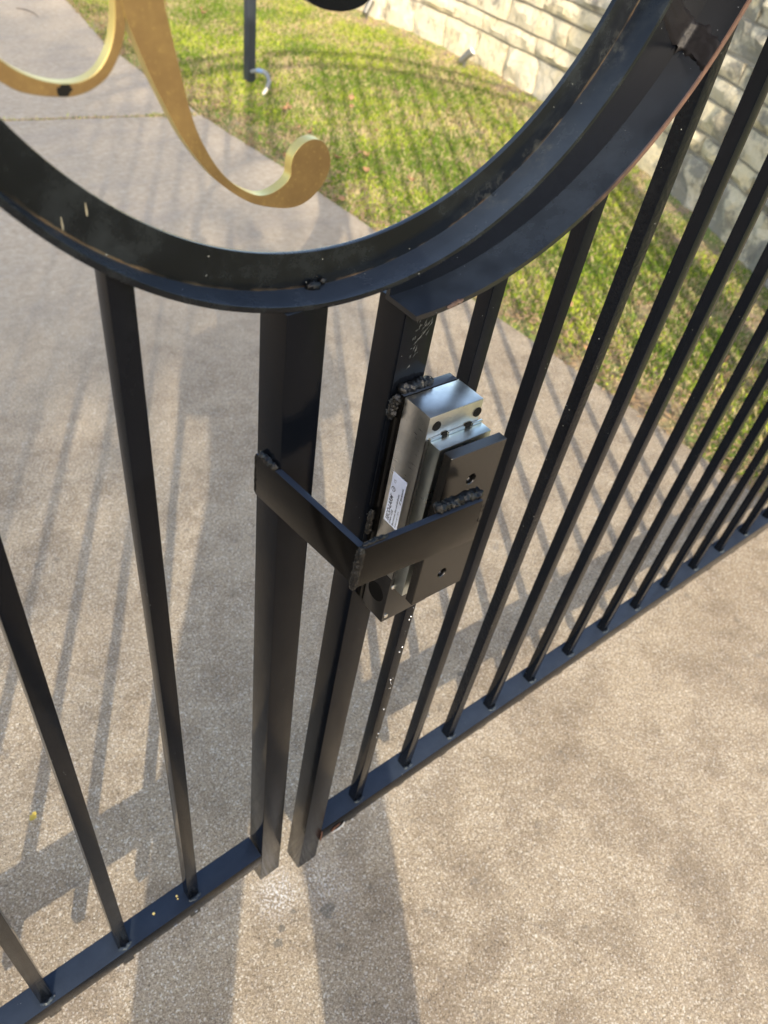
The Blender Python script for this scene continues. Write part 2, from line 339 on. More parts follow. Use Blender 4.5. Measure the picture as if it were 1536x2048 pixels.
# grass blades: numpy arrays, one mesh
CW, RW_ = (-1.88, 3.889), 5.86
def edge_x(y): return np.interp(y, [-5, .2, .87, 1.9, 2.64, 3.3, 4.37, 4.95, 6, 8.5], [1.815, 1.814, 1.812, 1.808, 1.802, 1.77, 1.79, 1.89, 2.05, 2.6])
def vnoise(x, y, s, o=0): return np.array([noise.noise((a*s + o, b*s, .3)) for a, b in zip(x, y)])
def grass(name, n, xr, yr, mats, keep, hmin, hmax, z0=-.014):
    x = rng.uniform(*xr, n); y = rng.uniform(*yr, n)
    k = keep(x, y); x, y = x[k], y[k]
    p = vnoise(x, y, 2.2) + .6*vnoise(x, y, 7, 9) ; q = vnoise(x, y, 3.1, 40) + .5*vnoise(x, y, 11, 3)
    de = x - edge_x(y); rw = RW_ - np.hypot(x - CW[0], y - CW[1])
    bare = np.clip(1 - de/.32, 0, 1)*.65 + np.clip(1 - rw/.42, 0, 1)*1.0
    dens = np.clip(.92 + .9*q - bare*1.1, .12, 1); k = rng.uniform(size=len(x)) < dens
    x, y, p, q, bare = x[k], y[k], p[k], q[k], bare[k]; n = len(x)
    h = rng.uniform(hmin, hmax, n)*(1 - .5*bare); w = rng.uniform(.0020, .0040, n); a = rng.uniform(0, 2*np.pi, n); le = rng.uniform(.3, 1.3, n)*h; la = rng.uniform(0, 2*np.pi, n)
    ca, sa = np.cos(a)*w, np.sin(a)*w; lx, ly = np.cos(la)*le, np.sin(la)*le; o = np.zeros(n) + z0
    V = np.empty((n, 5, 3))
    V[:, 0] = np.c_[x - ca, y - sa, o]; V[:, 1] = np.c_[x + ca, y + sa, o]
    V[:, 2] = np.c_[x + lx*.4 + ca*.8, y + ly*.4 + sa*.8, o + h*.62]; V[:, 3] = np.c_[x + lx*.4 - ca*.8, y + ly*.4 - sa*.8, o + h*.62]; V[:, 4] = np.c_[x + lx, y + ly, o + h]
    r = rng.uniform(size=n); lime_patch = np.clip((p + .25)*1.2, 0, 1)  # noise patches where lime blades are commoner
    m = np.where(r < .12 + .45*np.clip(bare + .3 - q, 0, 1), 3, np.where(r < .22 + .55*np.clip(bare + .25 - q, 0, 1), 4, np.where(rng.uniform(size=n) < lime_patch*.62, 1, np.where(rng.uniform(size=n) < .6, 0, 2))))
    me = bpy.data.meshes.new(name); me.vertices.add(n*5); me.vertices.foreach_set('co', V.ravel())
    b = np.arange(n)*5; quad = np.c_[b, b+1, b+2, b+3]; tri = np.c_[b+3, b+2, b+4]
    loops = np.concatenate([np.c_[quad, tri].ravel()]); me.loops.add(n*7); me.loops.foreach_set('vertex_index', loops.astype(np.int32))
    me.polygons.add(2*n); st = np.c_[np.arange(n)*7, np.arange(n)*7 + 4].ravel(); me.polygons.foreach_set('loop_start', st.astype(np.int32))
    for mm in mats: me.materials.append(mm)
    me.polygons.foreach_set('material_index', np.repeat(m, 2).astype(np.int32)); me.update(calc_edges=True); me.validate()
    o_ = bpy.data.objects.new(name, me); COL.objects.link(o_); return tag(o_, kind='stuff')
inlawn = lambda x, y: (x > edge_x(y) - .006 + .012*np.sin(y*9) + .010*np.sin(y*31)) & (np.hypot(x - CW[0], y - CW[1]) < RW_ - .01)
tag(grass('lawn_grass', 420000, (1.76, 4.1), (.08, 6.4), GR, inlawn, .008, .024), label='patchy green lawn grass with dry straw between the driveway and the stone wall')
def joint_keep(x, y): return np.abs(y - (3.30 - .238*(x - 1.746))) < .012 + .012*np.abs(np.sin(x*23))
tag(grass('joint_grass', 160000, (-.6, 1.74), (3.2, 3.9), GR, joint_keep, .014, .034, -.012), label='thin line of moss and grass growing in the driveway joint')

# ------------------------------------------------------------------ stone wall (curved)
wall = tag(empty('stone_wall', (3.9, 3.0, 0)), 'curved pale limestone block wall standing behind the lawn', 'wall')
rows = [-.10, .175, .277, .412, .510, .612, .752, .868, 1.01, 1.13, 1.29]
def zrow(z, s): return z + .030*min(max(-(s + .5), 0), 2.2)/1.8*(1 if z > 0 else 0)
def wp(s, r, z): a = s/RW_; return Vector((CW[0] + r*math.cos(a), CW[1] + r*math.sin(a), z))
def core_face(bm, s0, s1, z0, z1, r0, r1): hexa(bm, [wp(s0, r0, z0), wp(s1, r0, z0), wp(s1, r1, z0), wp(s0, r1, z0), wp(s0, r0, z1), wp(s1, r0, z1), wp(s1, r1, z1), wp(s0, r1, z1)])
bm = bmesh.new()
for i in range(30): core_face(bm, -4.6 + i*.25, -4.6 + (i+1)*.25, -.1, 1.31, RW_ + .016, RW_ + .30)
bmesh.ops.remove_doubles(bm, verts=bm.verts, dist=1e-4); finish(bm, 'mortar_core', MORTAR, wall, smooth=0)
def stone(s0, s1, z0, z1, seed):
    g_ = random.uniform(.005, .010); s0 += g_; s1 -= g_; nu = max(3, int((s1 - s0)/.055)); nv = max(3, int((z1 - z0)/.04)); bm = bmesh.new(); grid = []
    bulge = random.uniform(.004, .026)
    for j in range(nv+1):
        row = []
        for i in range(nu+1):
            u, v = i/nu, j/nv; s = s0 + (s1 - s0)*u
            za, zb = zrow(z0, s) + g_, zrow(z1, s) - g_; z = za + (zb - za)*v
            e = min(u*(s1-s0), (1-u)*(s1-s0), v*(z1-z0), (1-v)*(z1-z0)); inn = min(1, e/.03)
            d = inn*bulge + (.35 + .65*inn)*.034*noise.noise((s*9 + seed, z*9, seed*1.7)) + .018*noise.noise((s*25, z*25, seed))
            ds = (0 if i in (0, nu) else random.uniform(-.2, .2)*(s1-s0)/nu); jit = .003*noise.noise((s*30, z*30, seed*3))
            row.append(bm.verts.new(wp(s + ds + jit, RW_ - d, z + (0 if j in (0, nv) else random.uniform(-.15, .15)*(zb-za)/nv) + jit)))
        grid.append(row)
    for j in range(nv):
        for i in range(nu): bm.faces.new((grid[j][i], grid[j][i+1], grid[j+1][i+1], grid[j+1][i]))
    rim = [grid[0][i] for i in range(nu+1)] + [grid[j][nu] for j in range(1, nv+1)] + [grid[nv][i] for i in range(nu-1, -1, -1)] + [grid[j][0] for j in range(nv-1, 0, -1)]
    back = []
    for v in rim:
        a = math.atan2(v.co.y - CW[1], v.co.x - CW[0]); back.append(bm.verts.new((CW[0] + (RW_ + .03)*math.cos(a), CW[1] + (RW_ + .03)*math.sin(a), v.co.z)))
    m = len(rim)
    for i in range(m): bm.faces.new((rim[i], back[i], back[(i+1) % m], rim[(i+1) % m]))
    finish(bm, 'stone', STONE, wall, smooth=28)
for ri in range(len(rows)-1):
    s = -4.5 + random.uniform(0, .3); k = 0
    cuts = [s]
    while s < 1.7:
        h = rows[ri+1] - max(rows[ri], 0); s += random.uniform(.24, .62) if h > .12 else random.uniform(.26, .75); cuts.append(s)
    if ri == 0:                          # joints seen in the photograph on the base course
        cuts = [c for c in cuts if c < -.75 or c > .5] + [-.595, -.30, .025, .33]; cuts.sort()
    for a, b in zip(cuts[:-1], cuts[1:]):
        if b - a > .08: stone(a, b, rows[ri], rows[ri+1], random.uniform(0, 90))

# ------------------------------------------------------------------ lawn furniture
def spotlight(x, y, yaw, tilt, label):
    t = tag(empty('spotlight', (x, y, -.014)), label, 'spotlight', 'spotlights along the wall')
    c = Vector((x, y, 0)); d = Vector((math.cos(yaw)*math.cos(tilt), math.sin(yaw)*math.cos(tilt), math.sin(tilt)))
    bm = bmesh.new(); tube(bm, [c + Vector((0, 0, -.08)), c + Vector((0, 0, .035))], [.004, .011], 8); finish(bm, 'stake', SPOTM, t)
    h = c + Vector((0, 0, .055)); bm = bmesh.new()
    tube(bm, [h - d*.045, h - d*.04, h - d*.005, h + d*.03, h + d*.055], [.012, .019, .022, .026, .027], 14); finish(bm, 'lamp_body', SPOTM, t)
    bm = bmesh.new(); tube(bm, [h + d*.0555, h + d*.058], [.024, .022], 14); finish(bm, 'lens', LENS, t)
    bm = bmesh.new(); tube(bm, [c + Vector((0, 0, .03)), h - d*.01], .009, 8); finish(bm, 'knuckle', SPOTM, t)
spotlight(3.80, 3.50, math.radians(-60), math.radians(48), 'small grey spotlight with round white lens tilted up at the wall base')
spotlight(3.83, 4.56, math.radians(15), math.radians(50), 'small grey spotlight beside the wall, its lens turned away')
fp = tag(empty('fence_post', (2.285, 3.655, 0)), 'slim dark square steel post standing in the lawn', 'post')
def plainF(x, y, z): return Vector((x, y, z))
box('post_tube', plainF, 2.262, 2.310, 3.635, 3.683, -.10, 1.55, POSTP, fp, .003)
box('post_cap', plainF, 2.259, 2.313, 3.632, 3.686, 1.552, 1.566, POSTP, fp, .002)
pp = tag(empty('bent_pipe', (2.22, 3.43, 0)), 'short white bent pipe with blue band beside the dark post', 'pipe')
pc = [(2.275, 3.62, .055), (2.282, 3.57, .075), (2.288, 3.52, .083), (2.288, 3.48, .076), (2.282, 3.455, .055), (2.262, 3.445, .025)]
bm = bmesh.new(); tube(bm, [pc[0], pc[1]], .0115, 10); finish(bm, 'wrapped_end', PIPE, pp)
bm = bmesh.new(); tube(bm, [pc[1], pc[2]], .0118, 10); finish(bm, 'blue_band', PIPEB, pp)
bm = bmesh.new(); tube(bm, pc[2:], .0125, 10); finish(bm, 'pipe_sleeve', PIPE, pp)
bm = bmesh.new(); tube(bm, [pc[-1], (2.235, 3.435, .005), (2.225, 3.43, -.05)], .010, 10); finish(bm, 'bare_pipe', PIPEG, pp)

# fallen leaves: one curled mesh, copied
def leaf_mesh(name, L, Wd, mat, curl):
    bm = bmesh.new(); n = 6; rows_ = []
    for i in range(n+1):
        u = i/n; w = Wd*math.sin(math.pi*min(1, u*.96 + .03))**.8*(1 + .25*math.sin(u*17)); z = curl*(u - .5)**2*L*3
        rows_.append([bm.verts.new((L*(u - .5), k*w, z + abs(k)*w*curl*1.3)) for k in (-1, 0, 1)])
    for i in range(n):
        for k in (0, 1): bm.faces.new((rows_[i][k], rows_[i][k+1], rows_[i+1][k+1], rows_[i+1][k]))
    me = bpy.data.meshes.new(name); bm.to_mesh(me); bm.free(); me.materials.append(mat); me.polygons.foreach_set('use_smooth', [True]*len(me.polygons)); return me
LM = [leaf_mesh('fallen_leaf', .062, .020, LEAFB, .5), leaf_mesh('fallen_leaf', .05, .022, LEAFB, -.4), leaf_mesh('fallen_leaf', .072, .017, LEAFB, .8)]
spots = []
while len(spots) < 40:
    y = random.uniform(.3, 5.2); x = float(edge_x(y)) + abs(random.gauss(0, .45)) + .02
    if x < 3.6 and math.hypot(x - CW[0], y - CW[1]) < RW_ - .1: spots.append((x, y))
def row_of(x, y): return 'in the grass near the stone wall' if RW_ - math.hypot(x - CW[0], y - CW[1]) < .75 else 'beside the drive edge' if x - float(edge_x(y)) < .28 else 'out in the open grass'
spots.sort(key=lambda q: q[1]); count = {}
ORD = 'first second third fourth fifth sixth seventh eighth ninth tenth eleventh twelfth thirteenth fourteenth fifteenth sixteenth seventeenth eighteenth nineteenth twentieth'.split()
for i, (x, y) in enumerate(spots):
    rw_ = row_of(x, y); count[rw_] = count.get(rw_, -1) + 1
    o = bpy.data.objects.new('fallen_leaf', LM[i % 3]); o.location = (x, y, .018 + random.uniform(0, .012)); o.rotation_euler = (random.uniform(-.5, .5), random.uniform(-.5, .5), random.uniform(0, 6.3)); s = random.uniform(.4, .85); o.scale = (s, s, s); COL.objects.link(o)
    tag(o, 'dry brown leaf %s, %s from the gate' % (rw_, ORD[min(count[rw_], 19)]), 'leaf', 'fallen leaves on the lawn')
# small brown litter along the drive edge
n = 2600; ly = rng.uniform(.1, 5.5, n); lx = edge_x(ly) + np.abs(rng.normal(0, .16, n)) - .012; lz = rng.uniform(-.004, .012, n) + .004
la = rng.uniform(0, 6.28, n); ll = rng.uniform(.006, .020, n); lw = ll*rng.uniform(.15, .45, n); dx, dy = np.cos(la), np.sin(la); tl = rng.uniform(-.5, .5, n)*ll
V = np.stack([np.c_[lx - dx*ll, ly - dy*ll, lz], np.c_[lx - dy*lw, ly + dx*lw, lz + .003], np.c_[lx + dx*ll, ly + dy*ll, lz + tl], np.c_[lx + dy*lw, ly - dx*lw, lz]], 1).reshape(-1, 3)
me = bpy.data.meshes.new('leaf_litter'); me.from_pydata(V.tolist(), [], (np.arange(n*4).reshape(-1, 4)).tolist()); tag(link('leaf_litter', me, GR[4]), 'brown leaf crumbs along the lawn side of the driveway', kind='stuff')
n = 2600; gx = rng.uniform(-.9, 1.8, n); gy = rng.uniform(-.55, 1.6, n); gs = rng.uniform(.0005, .0016, n); ga = rng.uniform(0, 6.28, n)
V = np.stack([np.c_[gx + gs*np.cos(ga + k*2.09), gy + gs*np.sin(ga + k*2.09)*1.2, np.zeros(n)] for k in range(3)] + [np.c_[gx, gy, gs*1.1]], 1).reshape(-1, 3)
F_ = (np.arange(n)[:, None]*4 + np.array([[0, 1, 3, 1, 2, 3, 2, 0, 3]])).reshape(-1, 3); me = bpy.data.meshes.new('ground_grit'); me.from_pydata(V.tolist(), [], F_.tolist())
gr = link('ground_grit', me, [mat_plain('grit_pale', (.58, .55, .49), .8), mat_plain('grit_dark', (.09, .075, .06), .8)]); me.polygons.foreach_set('material_index', np.repeat((rng.uniform(size=n) < .45).astype(np.int32), 3)); tag(gr, 'loose pale and dark grit on the concrete', kind='stuff')
yl = tag(bpy.data.objects.new('yellow_leaf', leaf_mesh('yellow_leaf', .018, .006, LEAFY, .6)), 'tiny yellow leaf scrap lying on the concrete behind the left gate', 'leaf'); yl.location = (-.26, .354, .003); yl.rotation_euler = (0, 0, .7); COL.objects.link(yl)
tw = [(1.575, 5.12, .004), (1.61, 5.07, .008), (1.635, 5.0, .006), (1.63, 4.93, .004)]
bm = bmesh.new(); tube(bm, tw, [.002, .003, .0025, .0015], 6); tag(finish(bm, 'twig', mat_plain('twig_bark', (.10, .08, .065), .9)), 'thin curved dark twig lying on the far driveway slab', 'twig')

# ------------------------------------------------------------------ gate: frames
def rotm(rx, ry, rz):
    r = Vector((rx, ry, rz)); return Matrix.Rotation(r.length, 3, r.normalized())
RM = Matrix(((0.99874964, 0.01114771, 0.04873289), (-0.01189786, 0.99981474, 0.01513028), (-0.04855519, -0.01569117, 0.99869724))); RT = Vector((0.08591418, -0.02772582, -0.00637966))
def X(x, y, z): q = RM @ Vector((x, y, z)) + RT; return W(*q)      # right leaf, gate units -> world
def top_z(xw): return 2.71 - .178*xw*xw                            # world height of the arched top rail
def to_local(zw): return (zw - G)/S
B = .0235/2; YB = .0242
RC, RR = (.0915, 1.912), .4218
left = tag(empty('gate_leaf', W(0, 0, 0)), 'left black iron gate leaf carrying the ring, gold scroll and welded bracket', 'gate', 'pair of black iron gate leaves')
right = tag(empty('gate_leaf', X(0, 0, 0)), 'right black iron gate leaf carrying the magnetic lock and ring channel', 'gate', 'pair of black iron gate leaves')
PD = .0487
def ring_z(x, lower=True):
    d = (RR + .006)**2 - (x - RC[0])**2
    return RC[1] - math.sqrt(d) if d > 0 else None
# left leaf
box('stile', W, 0, .0508, 0, PD, 0, ring_z(.03) + .002, BLACK, left, .0016)
box('upper_stile', W, 0, .0508, 0, PD, RC[1] + RR - .02, to_local(2.69), BLACK, left, .0016)
box('hinge_stile', W, -2.66, -2.609, 0, PD, 0, to_local(top_z(-1.98)), BLACK, left, .0016)
box('bottom_rail', W, -2.609, -.0006, .0001, .0519, .0949, .1467, BLACK, left, .0014)
def top_rail(x0, x1, dz, parent, y0, y1):
    bm = bmesh.new(); N = 24; rings = []
    for i in range(N+1):
        xw = x0 + (x1 - x0)*i/N; z = top_z(xw) - dz
        rings.append([bm.verts.new((xw, y, z + h)) for y, h in ((y0, -.019), (y1, -.019), (y1, .019), (y0, .019))])
    for i in range(N):
        for k in range(4): bm.faces.new((rings[i][k], rings[i][(k+1) % 4], rings[i+1][(k+1) % 4], rings[i+1][k]))
    bm.faces.new(rings[0][::-1]); bm.faces.new(rings[-1]); finish(bm, 'top_rail', BLACK, parent, bevel=.0015)
top_rail(-1.955, .037, .019, left, .002, .035); top_rail(-1.955, .037, .15, left, .002, .035)
top_rail(.10, 2.10, .019, right, -.019, .014); top_rail(.10, 2.10, .15, right, -.019, .014)
def picket(F, xc, z0, z1, parent, mat=BLACK, bead=True, zr=.1467, zr_=None, sd=0):
    bm = bmesh.new(); pts = boxpts(F, xc - B, xc + B, YB - B, YB + B, z0, z1)
    if zr_ is not None:
        up_ = F(0, 0, 1) - F(0, 0, 0); pts[5] = pts[5] + up_*(zr_ - z1); pts[6] = pts[6] + up_*(zr_ - z1)
    hexa(bm, pts); o = finish(bm, 'picket', mat, parent, bevel=.0013)
    if bead:
        weld([F(xc - B*1.1, YB - B - .002, zr + .0015), F(xc, YB - B - .006, zr + .001), F(xc + B*1.2, YB - B - .002, zr + .0015)], .0029, o, WELDD, .75, sd, 9, .0013)
    return o
lx = -.1585
for i in range(16):
    x = lx - .1545*i; rz = ring_z(x - B) if ring_z(x - B) is not None else None; rr_ = ring_z(x + B)
    zt = to_local(top_z(S*x))-.02
    if rz is not None:
        picket(W, x, .036, rz + .003, left, sd=i, zr_=rr_ + .003); picket(W, x, 2*RC[1] - rr_ - .003, zt, left, bead=False)
    else: picket(W, x, .036, zt, left, bead=i < 4, sd=i)
# ring of the left leaf: L-angle, flat web behind, lip towards the viewer
T_ = .0062
prof = [(RR, 0), (RR + T_, 0), (RR + T_, .034 + T_), (RR - .038, .034 + T_), (RR - .038, .034), (RR, .034)]
ring = sweep('ring', prof, [2*math.pi*i/180 for i in range(181)], RC, RING, left, bevel=.0009)
weld([W(.043, .030, 1.4955), W(.054, .0295, 1.4945), W(.060, .030, 1.4955)], .0050, ring, WELD, .45, 3, 14, .0013)
weld([W(.060, .030, 1.4965), W(.067, .0295, 1.4985)], .0046, ring, WELD, .5, 5, 14, .0013)
weld([W(.286, .031, 1.5330), W(.302, .0305, 1.5425), W(.313, .031, 1.5505)], .0030, ring, RING, .5, 8, 12, .0013)
weld([W(.448, .031, 1.673), W(.459, .031, 1.692)], .0026, ring, RING, .5, 9, 12, .0013)
bm = bmesh.new()
for c, dr in (((-.1903, .0338, 1.6045), .005), ((-.1700, .0338, 1.6120), .0055)):   # dried drips on the ring web
    tube(bm, [W(*c) + Vector((0, 0, .006)), W(*c) + Vector((0, 0, .001)), W(*c) + Vector((0, 0, -.002))], [.0002, .0007, .0004], 6)
finish(bm, 'paint_drip', mat_plain('drip_paint', (.30, .27, .19), .5), ring)['kind'] = 'stuff'
# gold scroll ornament
main_l = [(-.150, 1.965), (-.141, 1.86), (-.1365, 1.80), (-.1325, 1.755), (-.1248, 1.7317), (-.1156, 1.7087), (-.1079, 1.6922), (-.0944, 1.6656), (-.0789, 1.6432), (-.0612, 1.6235), (-.0371, 1.6052), (-.0165, 1.5958), (.0103, 1.5895), (.0294, 1.5926), (.0452, 1.6047), (.0526, 1.6217), (.0477, 1.6378), (.0372, 1.6460), (.0240, 1.6457), (.0130, 1.6375), (.0098, 1.6281), (.0093, 1.6186), (.0023, 1.6113), (-.0116, 1.6061), (-.0270, 1.6079), (-.0469, 1.6199), (-.0632, 1.6369), (-.0761, 1.6584), (-.0839, 1.6779), (-.0908, 1.7049), (-.0970, 1.7331), (-.1020, 1.7591), (-.104, 1.80), (-.103, 1.86), (-.098, 1.965)]
orn = plate('scroll_ornament', spline(main_l, 4), [], W, 1, .018, .0285, GOLD, left, .0004)
arm_l = [(-.285, 1.83), (-.2720, 1.785), (-.2530, 1.745), (-.2312, 1.7206), (-.2201, 1.715), (-.2100, 1.7083), (-.1956, 1.7039), (-.1820, 1.7018), (-.1716, 1.7015), (-.1594, 1.7045), (-.1477, 1.7111), (-.1396, 1.7209), (-.1340, 1.7316), (-.1309, 1.7429), (-.1315, 1.7532), (-.1345, 1.775), (-.1390, 1.82), (-.1425, 1.82), (-.1395, 1.775), (-.1374, 1.7602), (-.1384, 1.7457), (-.1422, 1.7322), (-.1485, 1.7216), (-.1563, 1.7144), (-.1664, 1.7105), (-.1779, 1.7100), (-.1895, 1.7123), (-.2006, 1.7166), (-.2101, 1.7221), (-.2173, 1.7281), (-.2280, 1.7351), (-.2440, 1.757), (-.2600, 1.795), (-.270, 1.835)]
plate('scroll_arm', spline(arm_l, 4), [], W, 1, .0186, .0279, GOLD, orn, .0004)
blk = [(-.006, 1.90), (-.002, 1.82), (.0035, 1.775), (.0105, 1.7586), (.0190, 1.7505), (.0300, 1.7462), (.0409, 1.7440), (.0509, 1.7431), (.0649, 1.7445), (.0769, 1.7497), (.0840, 1.7600), (.0855, 1.775), (.0790, 1.79), (.0660, 1.796), (.0520, 1.793), (.041, 1.80), (.034, 1.83), (.028, 1.90)]
plate('scroll_curl', spline(blk, 4), [], W, 1, .016, .0305, BLACK, orn, .0012)
# strike bracket welded to the left stile, and the plate it carries
def slab(name, top, bot, thick, mat, parent):     # top/bot: outer-face edge points left->right, thickness vector
    bm = bmesh.new(); a, b = top; c, d = bot; hexa(bm, [c, d, d + thick, c + thick, a, b, b + thick, a + thick]); return finish(bm, name, mat, parent, bevel=.0008)
TH = .0085
strike = slab('strike_bracket', (W(-.0085, .0375, 1.2872), W(.0053, -.1485, 1.2851)), (W(-.0085, .0385, 1.2205), W(.0046, -.1485, 1.2216)), W(TH, 0, 0) - W(0, 0, 0), BLACKF, left)
slab('bracket_arm', (W(.0058, -.1490, 1.2853), W(.1967, -.1495, 1.2612)), (W(.0051, -.1490, 1.2214), W(.2015, -.1495, 1.1880)), W(0, TH, 0) - W(0, 0, 0), BLACKF, strike)
weld([W(-.0042, .036, 1.2895), W(-.0035, .020, 1.2892), W(-.002, .001, 1.288)], .0044, strike, WELD, .55, 11, 14, .0011)
weld([W(-.0075, .0388, 1.285), W(-.0078, .0392, 1.25), W(-.0075, .0392, 1.222)], .0015, strike, WELD, .6, 12, 10, .0013)
weld([W(.0052, -.1482, 1.289), W(.0035, -.1475, 1.262), W(.0030, -.1470, 1.236), W(.002, -.1462, 1.219)], .0042, strike, WELD, .40, 13, 14, .0012)
weld([W(.008, -.146, 1.2875), W(.020, -.1455, 1.2865), W(.045, -.1452, 1.2828)], .0024, strike, WELD, .6, 15, 10, .0012)
weld([W(.124, -.1385, 1.2755), W(.150, -.1380, 1.2710), W(.176, -.1380, 1.2675), W(.203, -.1385, 1.2625)], .0066, strike, WELD, .42, 14, 16, .0010)
for p, n_ in (((.1975, -.1503, 1.2475), 5), ((.1985, -.1503, 1.240), 3), ((.199, -.1503, 1.222), 4)):        # black paint runs
    weld([W(*p), W(p[0] + .002, p[1], p[2] + .006)], .0007, strike, WELD, .5, n_, 6, .0008, 'paint_run')
# armature plate lies against the magnet (x, z in right-leaf units)
arm = plate('armature_plate', [(.0130, 1.0590), (.1085, 1.0560), (.1085, 1.3205), (.0130, 1.3235)], [circle((.0603, 1.2735), .0078), circle((.0596, 1.1012), .0078)], X, 1, -.106, -.0915, ANOD, left, .0007)
for c in ((.0603, 1.2735), (.0596, 1.1012)):
    bm = bmesh.new(); tube(bm, [X(c[0], -.1005, c[1]), X(c[0], -.0925, c[1])], [.0050, .0050], 14); finish(bm, 'bolt_well', BLACKM, arm)
    bm = bmesh.new(); tube(bm, [X(c[0], -.1020, c[1] - .0035), X(c[0], -.1008, c[1] - .0035)], [.0020, .0022], 10); finish(bm, 'bolt_head', SCREW, arm)
# drops on the left rail
for (x, y, r) in ((-.1862, .0335, .0017), (-.1872, .0275, .0012), (-.2395, .031, .0021)):
    bm = bmesh.new(); tube(bm, [W(x, y, .1466), W(x, y, .1478), W(x, y, .1484)], [r, r*.9, r*.4], 10); finish(bm, 'paint_drop', DROPY, left)
bm = bmesh.new()
for i in range(8):                      # white chips along the rail's lower front edge
    x = -random.uniform(.06, .62); r = random.uniform(.0006, .0018); tube(bm, [W(x - r*2, -.0008, .0957 + random.uniform(-.0005, .004)), W(x + r*2, -.0008, .0957 + random.uniform(-.0005, .002))], r*.6, 5)
finish(bm, 'paint_chip', CHIP, left)['kind'] = 'stuff'

# ------------------------------------------------------------------ right leaf
box('stile', X, 0, .0508, 0, PD, 0, 1.4650, BLACK, right, .0016)
rail = (lambda x, y, z: X(x, y, z + .0138*x))
box('bottom_rail', rail, .0514, 2.60, .0001, .0519, .0822, .1340, BLACK, right, .0014)
box('hinge_stile', X, 2.6006, 2.652, 0, PD, 0, to_local(top_z(2.05)) + .1, BLACK, right, .0016)
AC, AR = (.1612, 1.9317), .4711
hole = box('rust_hole', X, .086, .119, -.0012, .004, .0850, .1035, BLACKM, right, .0005)
weld([X(.085, -.001, .0850), X(.102, -.002, .0828), X(.118, -.001, .0860), X(.122, -.001, .096)], .0022, hole, CHIP, .4, 4, 8, .0012, 'torn_edge')
weld([X(.084, -.001, .090), X(.092, -.002, .1045), X(.108, -.001, .1050)], .0024, hole, RUST, .4, 6, 8, .0012, 'rust_lip')
weld([X(.0525, -.001, .083), X(.0535, -.001, .105), X(.053, .0, .128)], .0016, right, RUST, .4, 16, 8, .0015, 'rust_seam')
def arc_z(xl, inner=False):              # right-leaf x -> right-leaf z just under the ring channel
    for k in range(400):
        z = 1.40 + k*.0015; q = RM @ Vector((xl, YB, z)) + RT
        if math.hypot(q.x - AC[0], q.z - AC[1]) < AR + .0045: return z
    return None
xs = [.1655, .3185, .4660, .6170, .7750, .9395, 1.1010, 1.2630, 1.423, 1.583, 1.742, 1.902, 2.062, 2.222, 2.382, 2.52]
for i, x in enumerate(xs):
    z1 = arc_z(x); z1, z2 = arc_z(x - B), arc_z(x + B); zt = to_local(top_z(S*(x + .0859 + .1))) + .02
    m = ROUGHB if i == 2 else BLACK
    zr = .1340 + .0138*x
    if z1 and i < 2: picket(X, x, .036 + .0138*x, z1, right, m, zr=zr, sd=40 + i, zr_=z2)
    else: picket(X, x, .036 + .0138*x, zt, right, m, bead=i < 13, zr=zr, sd=40 + i)
# upper stile above the ring channel
box('upper_stile', W, .135, .1858, -.027, .0217, AC[1] + AR - .012, to_local(2.67), BLACK, right, .0016)
# ring channel: lip with a rolled inside corner and a web that runs in behind the left ring
def arc_prof(a):
    ex, ez = AC[0] + AR*math.cos(a), AC[1] + AR*math.sin(a)
    # the web stops 3 mm short of the left ring's outer face
    dx_, dz_, q_ = AC[0] - RC[0], AC[1] - RC[1], RR + T_ + .003
    b_ = dx_*math.cos(a) + dz_*math.sin(a); lo = -b_ + math.sqrt(max(0, b_*b_ - dx_*dx_ - dz_*dz_ + q_*q_))
    c = .003; yf, yb = -.0254, .0215; lo = min(lo, AR - c - .001)
    p = [(AR, yf), (AR + .0065, yf), (AR + .0065, yb + .006), (lo, yb + .006), (lo, yb)]
    p.append((AR, yb))
    return p
a0, a1 = math.radians(-91), math.radians(88)
chan = sweep('ring_channel', arc_prof, [a0 + (a1 - a0)*i/110 for i in range(111)], AC, ARC, right, smooth=50)
bm = bmesh.new(); rows_ = []             # ragged weld strip laid across the channel
for i in range(13):
    row = []; m = 6
    for j in range(26):
        u_ = j/25*(m - 1.001); k = int(u_); t_ = u_ - k; a = math.radians(-32.5 + 4.2*i/12 + 4.0*(j/25 - .5)**2 - (0 if j < 18 else (j-18)*.30))
        if i in (0, 12): a += math.radians(.9*noise.noise((j*.55, i*3.0, 1)) + .5*noise.noise((j*1.7, i*3.0, 4)))
        pr = arc_prof(a); pr = [pr[4], (.5*pr[4][0] + .5*AR, .0215), (AR - .008, .0205), (AR - .0015, .014), (AR - .0005, -.004), (AR, -.0240)]
        r = pr[k][0]*(1 - t_) + pr[k+1][0]*t_; y = pr[k][1]*(1 - t_) + pr[k+1][1]*t_
        h_ = (.0022 + .0018*noise.noise((i*.8, j*.45, 7)) + .001*noise.noise((i*1.9, j*1.3, 2)))*(0 if i in (0, 12) else 1) - (.0006 if i in (0, 12) else 0); w_ = min(1, max(0, (r - pr[0][0])/(AR - pr[0][0])))
        r -= h_*w_; y -= h_*(1 - w_*.7)
        row.append(bm.verts.new(W(AC[0] + r*math.cos(a), y, AC[1] + r*math.sin(a))))
    rows_.append(row)
for i in range(12):
    for j in range(25): bm.faces.new((rows_[i][j], rows_[i][j+1], rows_[i+1][j+1], rows_[i+1][j]))
finish(bm, 'weld_strip', mat_plain('weld_grit', (.006, .0055, .0065), .5, 0, (420, 4), 1.3), chan, smooth=60)
